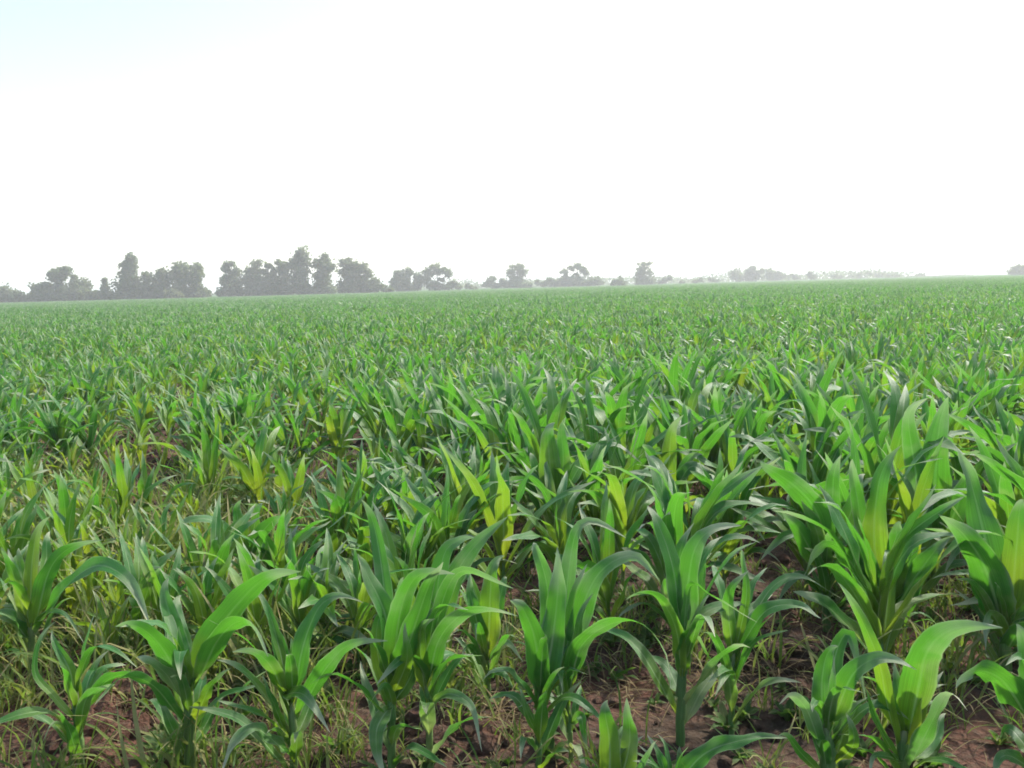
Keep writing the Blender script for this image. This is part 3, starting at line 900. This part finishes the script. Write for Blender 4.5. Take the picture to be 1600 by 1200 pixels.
def stand_label(ci, x, y, sc, lean):
    kind = ('deep green maize plant', 'mid-green maize plant', 'upright bright yellow-green maize plant', 'small pale yellow-green maize plant')[ci]
    if lean > 0.12: kind = 'leaning ' + kind
    elif sc > 1.08: kind = 'full-grown ' + kind
    elif sc < 0.92: kind = 'stunted ' + kind
    d, k = min((math.hypot(x - a, y - b), k) for k, (a, b) in enumerate(hero_xy))
    if d < 0.5:
        return '%s beside the %s' % (kind, HERO_SHORT[k])
    d = min(math.hypot(x - a, y - b) for a, b in MOUND_AT)
    if d < 0.55:
        return kind + ' at the rim of a bare earth heap'
    return kind + (' crowded into the thin weedy part of the stand' if ci == 3 else ' crowded into the close stand behind the front plants')
used = 0
fp, fr, fs, fi = [], [], [], []
LIM = 300 - len(HEROES)
for (x, y, inview) in keep:
    ci = pick_class(x, y)
    t = rnd.choice(BYC[ci])
    # wind from the left and neighbours in the row: blades mostly spread across the rows
    rz = rnd.choice([0, math.pi]) + rnd.gauss(0.2, 0.9)
    lz = max(0.0, min(1.0, (x + 0.25 * y) / 0.9))                  # the stand is taller away from the thin weedy part
    sz = rnd.uniform(0.86, 1.14)
    sc = sz * (1 + 0.30 * lz * max(0.0, min(1.0, (9.5 - y) / 4.0)))
    tx, ty = rnd.gauss(0, 0.06), rnd.gauss(0.02, 0.06)
    if inview and used < LIM:
        used += 1
        root = empty('maize_plant', (x, y, zg(x, y) - 0.005))
        root.rotation_euler = (tx, ty, rz)
        root.scale = (sc, sc, sc)
        tag(root, stand_label(ci, x, y, sz, math.hypot(tx, ty)), 'maize plant', 'maize plants of the stand behind the front ones')
        s = bpy.data.objects.new('stalk', t['stalk']); COL.objects.link(s); s.parent = root
        for me in t['leaves']:
            l = bpy.data.objects.new('leaf', me); COL.objects.link(l); l.parent = root
            l.rotation_euler = (0, 0, rnd.gauss(0, 0.15))
    else:
        fp.append((x, y, zg(x, y) - 0.005)); fr.append((tx, ty, rz)); fs.append(sc); fi.append(TEMPL.index(t))
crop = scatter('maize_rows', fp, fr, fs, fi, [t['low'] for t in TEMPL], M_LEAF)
tag(crop, 'close-set rows of green maize covering the middle of the field', 'maize crop', kind='stuff')

pp, pr, ps, pi_ = [], [], [], []
step = PATCH * 0.94
for iy in range(int(40.5 / step), int(440 / step)):
    y = iy * step + step * 0.5
    hw = 0.70 * y + 12
    nx = int(hw / step) + 1
    for ix in range(-nx, nx + 1):
        pp.append((ix * step + rnd.uniform(-.4, .4), y + rnd.uniform(-.4, .4), -0.01 + rnd.uniform(-0.03, 0.03)))
        pr.append((0, 0, rnd.choice([0, 1, 2, 3]) * math.pi / 2)); ps.append(rnd.uniform(0.97, 1.08)); pi_.append(rnd.randrange(5))
crop2 = scatter('far_maize', pp, pr, ps, pi_, patches, M_LEAF)
tag(crop2, 'hazy far part of the maize field running up to the trees', 'maize crop', kind='stuff')

# ------------------------------------------------------------------ weeds, straw, clods
def tuft(seed, nb, h, spread, lean, w, yel):
    r = random.Random(seed)
    m_ = MB()
    for _ in range(nb):
        az = r.uniform(0, 6.28)
        C, side = blade_curve(0.0, az, h * r.uniform(0.5, 1.15), math.radians(r.uniform(*lean)), math.radians(r.uniform(25, 110)), 6, r.uniform(-.8, .8), r)
        C = C + np.array([r.gauss(0, spread), r.gauss(0, spread), 0])
        leaf(m_, C, w * r.uniform(0.7, 1.3), side, 2, r.uniform(-1, 1), 0.3, 0, (yel + r.uniform(-.3, .3), r.random(), r.choice([0, 0, 0, .5])), r=r, basew=0.7)
    return m_
tg = [bpy.data.objects.new('tuft_kind', tuft(50 + k, 16, 0.20, 0.035, (48, 85), 0.008, 0.45).mesh('tuft_kind', M_GRASS)) for k in range(3)]
tg += [bpy.data.objects.new('tuft_kind', tuft(60 + k, 12, 0.34, 0.04, (60, 88), 0.010, 0.55).mesh('tuft_kind', M_GRASS)) for k in range(2)]
def rosette(seed):
    r = random.Random(seed)
    m_ = MB()
    for k in range(11):
        az = k * 2.4 + r.uniform(-.3, .3)
        C, side = blade_curve(0.01 * r.random(), az, r.uniform(0.05, 0.10), math.radians(r.uniform(20, 70)), math.radians(r.uniform(30, 90)), 7, r.uniform(-.5, .5), r)
        leaf(m_, C, r.uniform(0.018, 0.032), side, 2, r.uniform(-.6, .6), 0.25, 0.1, (r.uniform(-.2, .3), r.random(), r.choice([0, 0, .2])), r=r, basew=0.25)
    return m_
tg += [bpy.data.objects.new('weed_kind', rosette(70 + k).mesh('weed_kind', M_GRASS)) for k in range(4)]
gp, gr, gs, gi_ = [], [], [], []
for _ in range(34000):
    y = 1.9 + 13 * rnd.random() ** 0.8
    x = rnd.uniform(-1, 1) * (0.66 * y + 0.8)
    n = noise.noise((x * 0.9, y * 0.9, 11.0)) * 0.5 + 0.5 + 0.4 * noise.noise((x * 3.1, y * 3.1, 4.0))
    left = max(0.0, min(1.0, (-x - 0.12 * y) / 0.7)) * max(0.0, min(1.0, 1.6 - abs(y - 3.9) / 1.6))
    if any((x - a) ** 2 + (y - b) ** 2 < (r * 0.75) ** 2 for a, b, r, h in MOUNDS) and rnd.random() < 0.85: continue
    if any((x - a) ** 2 + (y - b) ** 2 < r * r for a, b, r in GAPS[:8]) and rnd.random() < 0.8: continue
    if rnd.random() > 0.12 + 0.45 * max(0, n - 0.42) + 0.17 * left + (0.15 if y < 3.3 else 0.0): continue
    gp.append((x, y, zg(x, y) - 0.004)); gr.append((rnd.gauss(0, .15), rnd.gauss(0, .15), rnd.uniform(0, 6.28)))
    gs.append(rnd.uniform(0.4, 0.95) * (1 + 0.45 * left)); gi_.append(rnd.randrange(5, 9) if rnd.random() < 0.45 else rnd.randrange(3) if left < 0.2 or rnd.random() < 0.3 else rnd.randrange(3, 5))
gw = scatter('weed_grass', gp, gr, gs, gi_, tg, M_GRASS)
tag(gw, 'thin green and yellowing weed grass growing between the maize', 'grass', kind='stuff')

ts = [bpy.data.objects.new('straw_kind', tuft(80 + k, 12, 0.20, 0.07, (2, 36), 0.0042, 0.4).mesh('straw_kind', M_STRAW)) for k in range(4)]
STRAW = [ground_px(u, v) for (u, v) in ((1230, 1045), (1200, 1060), (1260, 1030), (50, 1120), (30, 1150), (80, 1100), (770, 1120), (750, 1150), (780, 1170), (190, 1100), (1130, 1090), (950, 1060), (1020, 1080))]
sp_, sr_, ss_, si_ = [], [], [], []
for _ in range(6500):
    y = 1.9 + 9 * rnd.random()
    x = rnd.uniform(-1, 1) * (0.66 * y + 0.6)
    n = noise.noise((x * 1.3, y * 1.3, 31.0))
    if rnd.random() > 0.13 + 0.3 * max(0, n): continue
    sp_.append((x, y, zg(x, y))); sr_.append((rnd.gauss(0, .12), rnd.gauss(0, .12), rnd.uniform(0, 6.28))); ss_.append(rnd.uniform(0.35, 0.9)); si_.append(rnd.randrange(4))
for g in STRAW:
    for _ in range(5):
        x, y = g.x + rnd.gauss(0, .09), g.y + rnd.gauss(0, .09)
        sp_.append((x, y, zg(x, y))); sr_.append((rnd.gauss(0, .2), rnd.gauss(0, .2), rnd.uniform(0, 6.28))); ss_.append(rnd.uniform(0.5, 1.1)); si_.append(rnd.randrange(4))
st_ = scatter('dry_straw', sp_, sr_, ss_, si_, ts, M_STRAW)
tag(st_, 'dry tan straw and withered weeds lying on the soil', 'straw', kind='stuff')

def clod(seed):
    import bmesh
    bm = bmesh.new()
    bmesh.ops.create_icosphere(bm, subdivisions=2, radius=1.0)
    off = Vector((seed * 3.7, 0, 0))
    V = [tuple(v.co * (1 + 0.45 * noise.noise(v.co * 1.3 + off) + 0.2 * noise.noise(v.co * 3.1 + off))) for v in bm.verts]
    F = [[v.index for v in f.verts] for f in bm.faces]
    bm.free()
    return bpy.data.objects.new('clod_kind', MB().add(V, F).mesh('clod_kind', M_SOIL, False))
tcl = [clod(k) for k in range(5)]
cp, cr, cs_, ci_ = [], [], [], []
for _ in range(9000):
    y = 1.9 + 9 * rnd.random() ** 0.8
    x = rnd.uniform(-1, 1) * (0.66 * y + 0.6)
    cp.append((x, y, zg(x, y) + 0.002)); cr.append([rnd.uniform(0, 6.28) for _ in range(3)]); cs_.append(0.006 + 0.016 * rnd.random() ** 3); ci_.append(rnd.randrange(5))
for (mx, my, r_, h_) in MOUNDS:
    for _ in range(60):
        x, y = mx + rnd.gauss(0, r_ * .5), my + rnd.gauss(0, r_ * .5)
        cp.append((x, y, zg(x, y) + 0.004)); cr.append([rnd.uniform(0, 6.28) for _ in range(3)]); cs_.append(0.01 + 0.035 * rnd.random() ** 2); ci_.append(rnd.randrange(5))
cl = scatter('soil_clods', cp, cr, cs_, ci_, tcl, M_SOIL)
tag(cl, 'crumbled reddish clods lying loose on the field soil', 'soil clods', kind='stuff')

# ------------------------------------------------------------------ trees along the far edge
TREE_GROUP = 'trees and bushes along the far edge of the field'
def tree(x, D, blobs, name, label, trunk=True, dens=1.0, bright=0.0):
    r = random.Random(int(x * 13 + D))
    g = at_depth(x, 450, D)
    root = empty(name, (g.x, g.y, 0.0))
    tag(root, label, 'bush' if 'bush' in name else 'tree', TREE_GROUP)
    o0 = Vector((g.x, g.y, 0))
    pxm = D / FPX
    cr_ = MB()
    Q, TT = [], []
    cents = []
    if name != 'bush' and D < 300:
        hz_ = 447 - (x - 800) * 0.0262
        blobs = blobs + [(x - 7, hz_ - 2, 11, 8), (x + 8, hz_ - 1, 11, 8)]
    elif name != 'bush':
        hz_ = 447 - (x - 800) * 0.0262
        blobs = blobs + [(x - 3, hz_ - 9, 9, 8), (x + 5, hz_ - 3, 13, 5)]
    for (u, v, rx, ry) in blobs:
        c = at_depth(u, v, D) - o0
        ax, az_ = rx * pxm * 1.2, ry * pxm * 1.15
        ay = 0.8 * ax
        c.y += r.uniform(-0.3, 0.3) * ax
        cents.append((c, ax, az_))
        nsub = int(12 + 0.13 * rx * ry)
        for _ in range(nsub):
            d = Vector((r.gauss(0, 1), r.gauss(0, 1), r.gauss(0, 1))).normalized() * r.uniform(0.35, 0.88)
            sc_ = Vector((c.x + d.x * ax, c.y + d.y * ay, c.z + d.z * az_))
            if sc_.z < 0.3: continue
            rs = r.uniform(0.20, 0.40) * min(ax, az_) + 0.12
            tb = max(0.0, min(1.0, bright + r.uniform(-.5, .9)))
            for _ in range(int((22 + 14 * rs * rs) * dens)):
                e = Vector((r.gauss(0, 1), r.gauss(0, 1), r.gauss(0, .8))) * rs * 0.75
                p = sc_ + e
                s = r.uniform(0.20, 0.38) * (0.8 + D / 900)
                n = Vector((r.gauss(0, 1), r.gauss(0, 1), r.gauss(0, 1))).normalized()
                a = n.orthogonal().normalized() * s
                b = n.cross(a) * r.uniform(0.5, 0.9)
                Q += [p - a, p - b, p + a, p + b]
                TT += [(tb, 0, 0)] * 4
    Qn = np.array([tuple(q) for q in Q], dtype=np.float32)
    Qn[:, 2] = np.maximum(Qn[:, 2], 0.05)
    F = np.arange(len(Qn)).reshape(-1, 4)
    cr_.add(Qn, F)
    cr_.t = [np.array(TT, dtype=np.float32)]
    cr_.build('crown', M_CROWN, root, smooth=False)
    tk = MB()
    topz = max(c.z for c, _, _ in cents)
    th = 0.016 * topz + 0.06
    low = min(cents, key=lambda q: q[0].x ** 2)
    tube(tk, [(0, 0, -0.2), (0.02, 0, 0.25 * topz), (low[0].x * .5, 0, 0.6 * topz), (low[0].x * .8, low[0].y, topz)], [th * 1.3, th, th * .6, th * .2], 7)
    for (c, ax, az_) in cents:
        s = Vector((c.x * .15, 0, max(0.15 * topz, min(0.45 * topz, c.z * .5))))
        tube(tk, [s, s.lerp(c, .5) + Vector((0, 0, .03 * topz)), c, c + Vector((0.1 * ax, 0, 0.5 * az_))], [th * .55, th * .4, th * .25, th * .08], 5)
    tk.build('trunk', M_BARK, root)

DA, DB, DC, DD, DE, DF = 188, 200, 240, 272, 282, 340
tree(-4, DA, [(-6, 462, 11, 12), (6, 456, 9, 9), (2, 466, 13, 8)], 'bush', 'grey rounded bush at the open end of the tree row', dens=.8)
tree(27, DA, [(27, 463, 9, 9), (33, 467, 10, 6), (21, 468, 7, 5)], 'bush', 'low dark bush next to the wide two-tiered tree')
tree(62, DA, [(56, 451, 12, 7), (68, 455, 12, 9), (58, 463, 15, 9), (74, 446, 8, 4)], 'tree', 'spreading dark tree leaning under the two-tiered one')
tree(93, DA, [(95, 427, 12, 8), (103, 424, 6, 7), (80, 429, 5, 3), (90, 438, 13, 5), (92, 452, 13, 10), (98, 461, 14, 9)], 'tree', 'wide two-tiered tree with a small puff on its shoulder')
tree(124, DA, [(118, 443, 7, 6), (131, 446, 8, 10), (122, 457, 15, 12), (116, 434, 3, 3), (134, 461, 10, 8)], 'tree', 'brownish round tree beside the wide two-tiered one', bright=.3)
tree(147, DA, [(145, 461, 8, 5), (152, 464, 8, 4)], 'bush', 'very low bush in the gap before the slim pointed tree')
tree(164, DA, [(164, 441, 3, 7), (164, 452, 5, 7), (164, 462, 8, 7)], 'pointed_tree', 'slim pointed tree like a small fir')
tree(203, DA, [(205, 406, 8, 9), (194, 414, 8, 4), (204, 420, 10, 8), (202, 432, 14, 9), (197, 444, 16, 10), (205, 456, 20, 11), (190, 460, 11, 8), (214, 444, 9, 9)], 'tree', 'tall stepped tree with a narrow knob of a top and branch jutting out')
tree(229, DA, [(229, 433, 6, 8), (230, 447, 9, 10), (226, 458, 11, 8)], 'tree', 'narrow tree tucked against the tall stepped tree')
tree(252, DA, [(252, 430, 9, 9), (247, 443, 9, 10), (256, 448, 10, 12), (250, 459, 13, 7)], 'tree', 'round-headed tree between the narrow tree and the domed pair')
tree(283, DA, [(284, 419, 12, 10), (276, 431, 10, 10), (290, 434, 12, 11), (282, 448, 13, 9)], 'tree', 'broad domed tree, the taller of the touching pair', bright=.3)
tree(308, DA, [(307, 420, 9, 8), (310, 430, 9, 8), (304, 440, 9, 9), (306, 453, 12, 6)], 'tree', 'darker domed tree, the lower of the touching pair', bright=0)
tree(268, DA - 6, [(268, 459, 9, 6), (276, 462, 8, 4)], 'bush', 'pale grey bush at the foot of the domed pair', bright=.9)
tree(349, DB, [(349, 456, 8, 7), (344, 459, 5, 4), (356, 458, 6, 5)], 'bush', 'small dark bush closing the tree row at the wide gap')
tree(362, DB, [(359, 413, 8, 4), (353, 420, 6, 5), (367, 427, 10, 8), (356, 437, 11, 7), (366, 446, 13, 11), (350, 442, 8, 4)], 'tree', 'tree with a flat tuft floating over its left shoulder', dens=.85)
tree(394, DB, [(402, 412, 8, 5), (396, 424, 11, 8), (391, 437, 14, 11), (398, 447, 14, 11), (410, 436, 9, 9)], 'tree', 'fresh green bushy tree, greenest of the far row', bright=.5)
tree(420, DB, [(419, 416, 5, 4), (413, 426, 5, 4), (428, 428, 5, 6), (420, 441, 9, 8), (424, 452, 12, 5)], 'tree', 'thin tree with a hole of sky in its crown', dens=.8)
tree(440, DB, [(440, 413, 9, 6), (434, 424, 7, 6), (447, 427, 7, 7), (441, 440, 12, 9), (442, 451, 12, 6)], 'tree', 'round-topped tree beside the tallest of the row')
tree(470, DB, [(472, 397, 10, 9), (466, 408, 7, 7), (478, 410, 6, 8), (458, 413, 6, 7), (470, 424, 14, 10), (468, 440, 14, 11), (474, 451, 14, 7)], 'tree', 'tallest tree of the middle group with a blunt high crown')
tree(505, DB, [(507, 404, 6, 6), (496, 413, 7, 7), (510, 417, 11, 9), (502, 429, 14, 9), (506, 441, 14, 9), (500, 452, 12, 5)], 'tree', 'tree with a small round top knob beside the tallest one')
tree(545, DB + 8, [(541, 411, 9, 7), (553, 418, 9, 8), (538, 424, 9, 8), (551, 431, 14, 10), (543, 445, 15, 9)], 'tree', 'pale full-crowned tree on the far side of a narrow slit of sky', bright=.4)
tree(573, DB + 8, [(566, 419, 8, 8), (575, 428, 7, 7), (570, 440, 14, 9), (584, 443, 8, 8), (576, 451, 16, 5)], 'tree', 'tree sloping down to the hedge at the end of the middle group', bright=.2)
tree(600, DB + 8, [(596, 450, 10, 5), (608, 452, 7, 3)], 'bush', 'low hedge bush trailing off from the middle group')
tree(627, DC, [(622, 430, 6, 7), (636, 426, 8, 6), (620, 441, 9, 8), (632, 440, 12, 9), (626, 450, 14, 5)], 'tree', 'dark tree with jagged top beginning the third group')
tree(653, DC, [(652, 432, 6, 5), (656, 441, 9, 7), (650, 449, 10, 5)], 'bush', 'small tree-like bush filling the dip before the umbrella tree')
tree(684, DC, [(680, 418, 9, 6), (669, 426, 8, 7), (692, 421, 7, 5), (700, 427, 7, 6), (665, 436, 7, 7), (684, 425, 6, 4), (673, 447, 12, 4), (690, 437, 5, 2)], 'tree', 'umbrella-shaped tree with sky showing under its crown by the trunk', dens=.8)
tree(708, DC, [(709, 443, 8, 4), (700, 447, 9, 4), (716, 448, 7, 3)], 'bush', 'flat bush under the edge of the umbrella tree')
tree(732, DC + 20, [(732, 447, 5, 4), (740, 450, 5, 2)], 'bush', 'tiny bush alone in the gap after the umbrella tree')
tree(768, DD, [(768, 438, 8, 6), (760, 445, 7, 4), (776, 446, 8, 4), (784, 440, 3, 4)], 'bush', 'small round bush before the flat-topped tree')
tree(808, DD, [(808, 418, 13, 4), (815, 424, 7, 8), (798, 428, 6, 6), (808, 436, 12, 6), (808, 446, 13, 5), (790, 446, 9, 4), (826, 446, 7, 4)], 'tree', 'flat-topped tree standing clear of its neighbours', dens=.9)
tree(852, DE, [(858, 438, 9, 4), (848, 443, 8, 5), (866, 444, 9, 4), (840, 441, 3, 3)], 'bush', 'long low bush on the near side of the arched tree')
tree(881, DE, [(881, 425, 5, 4), (883, 432, 4, 4), (880, 441, 8, 6)], 'tree', 'small tree with a ball-shaped head by the arched tree')
tree(902, DE, [(901, 415, 6, 4), (893, 419, 5, 3), (910, 421, 5, 5), (916, 427, 4, 4), (900, 432, 9, 5), (902, 442, 14, 6)], 'tree', 'arched tree with a hollow of sky under its top', dens=.85)
tree(931, DE, [(928, 437, 9, 5), (935, 442, 8, 4), (922, 444, 8, 4)], 'bush', 'grey bush sloping away behind the arched tree')
tree(966, DE - 30, [(968, 437, 7, 5), (960, 442, 6, 4), (972, 443, 6, 4)], 'bush', 'small dark bush standing alone before the square-headed tree')
tree(1008, DE, [(1006, 413, 14, 3), (1004, 422, 12, 5), (1012, 428, 12, 5), (1006, 436, 13, 6), (1014, 441, 11, 5), (998, 430, 5, 6)], 'tree', 'square-headed tree with a flat top and a pale inner crown', dens=.75)
tree(1040, DE + 20, [(1040, 438, 6, 4), (1047, 435, 3, 4), (1034, 441, 6, 3)], 'bush', 'small bush beside the square-headed tree')
tree(1066, DF - 40, [(1066, 441, 4, 3)], 'bush', 'tiny far bush, first of the sparse line', dens=.8)
tree(1088, DF - 40, [(1085, 440, 5, 3), (1094, 438, 3, 3)], 'bush', 'pair-lobed far bush, second of the sparse line', dens=.8)
tree(1112, DF - 20, [(1112, 437, 6, 3), (1120, 439, 4, 2)], 'bush', 'low far bush leading up to the distant clump', dens=.8)
tree(1152, DF, [(1148, 432, 6, 5), (1156, 434, 7, 5)], 'tree', 'low tree on the near end of the distant clump')
tree(1176, DF, [(1176, 419, 6, 3), (1170, 425, 7, 4), (1180, 427, 8, 5), (1174, 434, 13, 5), (1190, 423, 4, 4)], 'tree', 'highest tree of the distant clump with two upright tufts')
tree(1206, DF + 10, [(1204, 430, 9, 4), (1216, 427, 6, 3), (1224, 431, 9, 4)], 'tree', 'flat grey tree in the distant clump', bright=.2)
tree(1240, DF + 20, [(1238, 432, 9, 3), (1248, 434, 6, 2)], 'bush', 'low grey bush tailing off from the distant clump')
tree(1267, DF, [(1266, 428, 5, 4), (1270, 433, 7, 3)], 'bush', 'small pointed bush in the open after the distant clump')
tree(1303, DF + 20, [(1303, 431, 5, 3), (1312, 433, 5, 2)], 'bush', 'tiny bush before the long far thicket')
tree(1345, DF + 40, [(1336, 430, 9, 3), (1352, 427, 10, 4), (1342, 433, 14, 3)], 'bush', 'long rounded thicket, near half')
tree(1382, DF + 40, [(1374, 428, 10, 4), (1388, 429, 8, 3), (1398, 431, 6, 3), (1380, 433, 14, 3)], 'bush', 'long rounded thicket, far half')
tree(1440, DF + 60, [(1440, 429, 5, 2), (1434, 431, 4, 2)], 'bush', 'tiny bush alone on the bare rim of the field')
tree(1594, DF - 60, [(1594, 419, 9, 5), (1588, 424, 9, 4), (1606, 422, 10, 7)], 'tree', 'rounded tree alone at the high end of the field')

# a far, barely visible belt of growth on the horizon
m_ = MB(); Q = []; r = random.Random(5)
for k in range(1100):
    u = r.uniform(-60, 1500)
    D = r.uniform(360, 480)
    g = at_depth(u, 450, D)
    hh = (2.0 + 2.6 * max(0, noise.noise((u * 0.018, 0, 7.7)) + 0.4)) * (0.3 if u > 1410 else 1.4 if u > 1130 else 1.15 if u > 700 else 0.6)
    for _ in range(26):
        p = Vector((g.x + r.gauss(0, 4.5), g.y + r.gauss(0, 3), max(0.2, r.uniform(0, 1) * hh)))
        s = r.uniform(0.3, 0.6)
        n = Vector((r.gauss(0, 1), r.gauss(0, 1), r.gauss(0, 1))).normalized()
        a = n.orthogonal().normalized() * s; b = n.cross(a) * .8
        Q += [tuple(p - a), tuple(p - b), tuple(p + a), tuple(p + b)]
m_.add(Q, np.arange(len(Q)).reshape(-1, 4))
belt = m_.build('far_thicket', M_CROWN, None, False)
tag(belt, 'faint grey belt of low growth on the horizon behind the trees', 'thicket', kind='stuff')

# ------------------------------------------------------------------ the haze
mh, nt, out = new_mat('haze_air')
pv = N(nt, 'ShaderNodeVolumePrincipled')
pv.inputs['Color'].default_value = (1.0, 0.975, 0.94, 1)
pv.inputs['Density'].default_value = 0.0013
pv.inputs['Anisotropy'].default_value = 0.2
nt.links.new(pv.outputs[0], out.inputs['Volume'])
HX = 4300.0
V = [(sx * HX, sy * HX, z) for z in (-1.2, 20.0) for sy in (-1, 1) for sx in (-1, 1)]
F = [(0, 2, 3, 1), (4, 5, 7, 6), (0, 1, 5, 4), (2, 6, 7, 3), (0, 4, 6, 2), (1, 3, 7, 5)]
hz = MB().add(V, F).build('haze', mh, None, False)
tag(hz, 'thin pale summer haze hanging over the whole field', 'haze', kind='stuff')
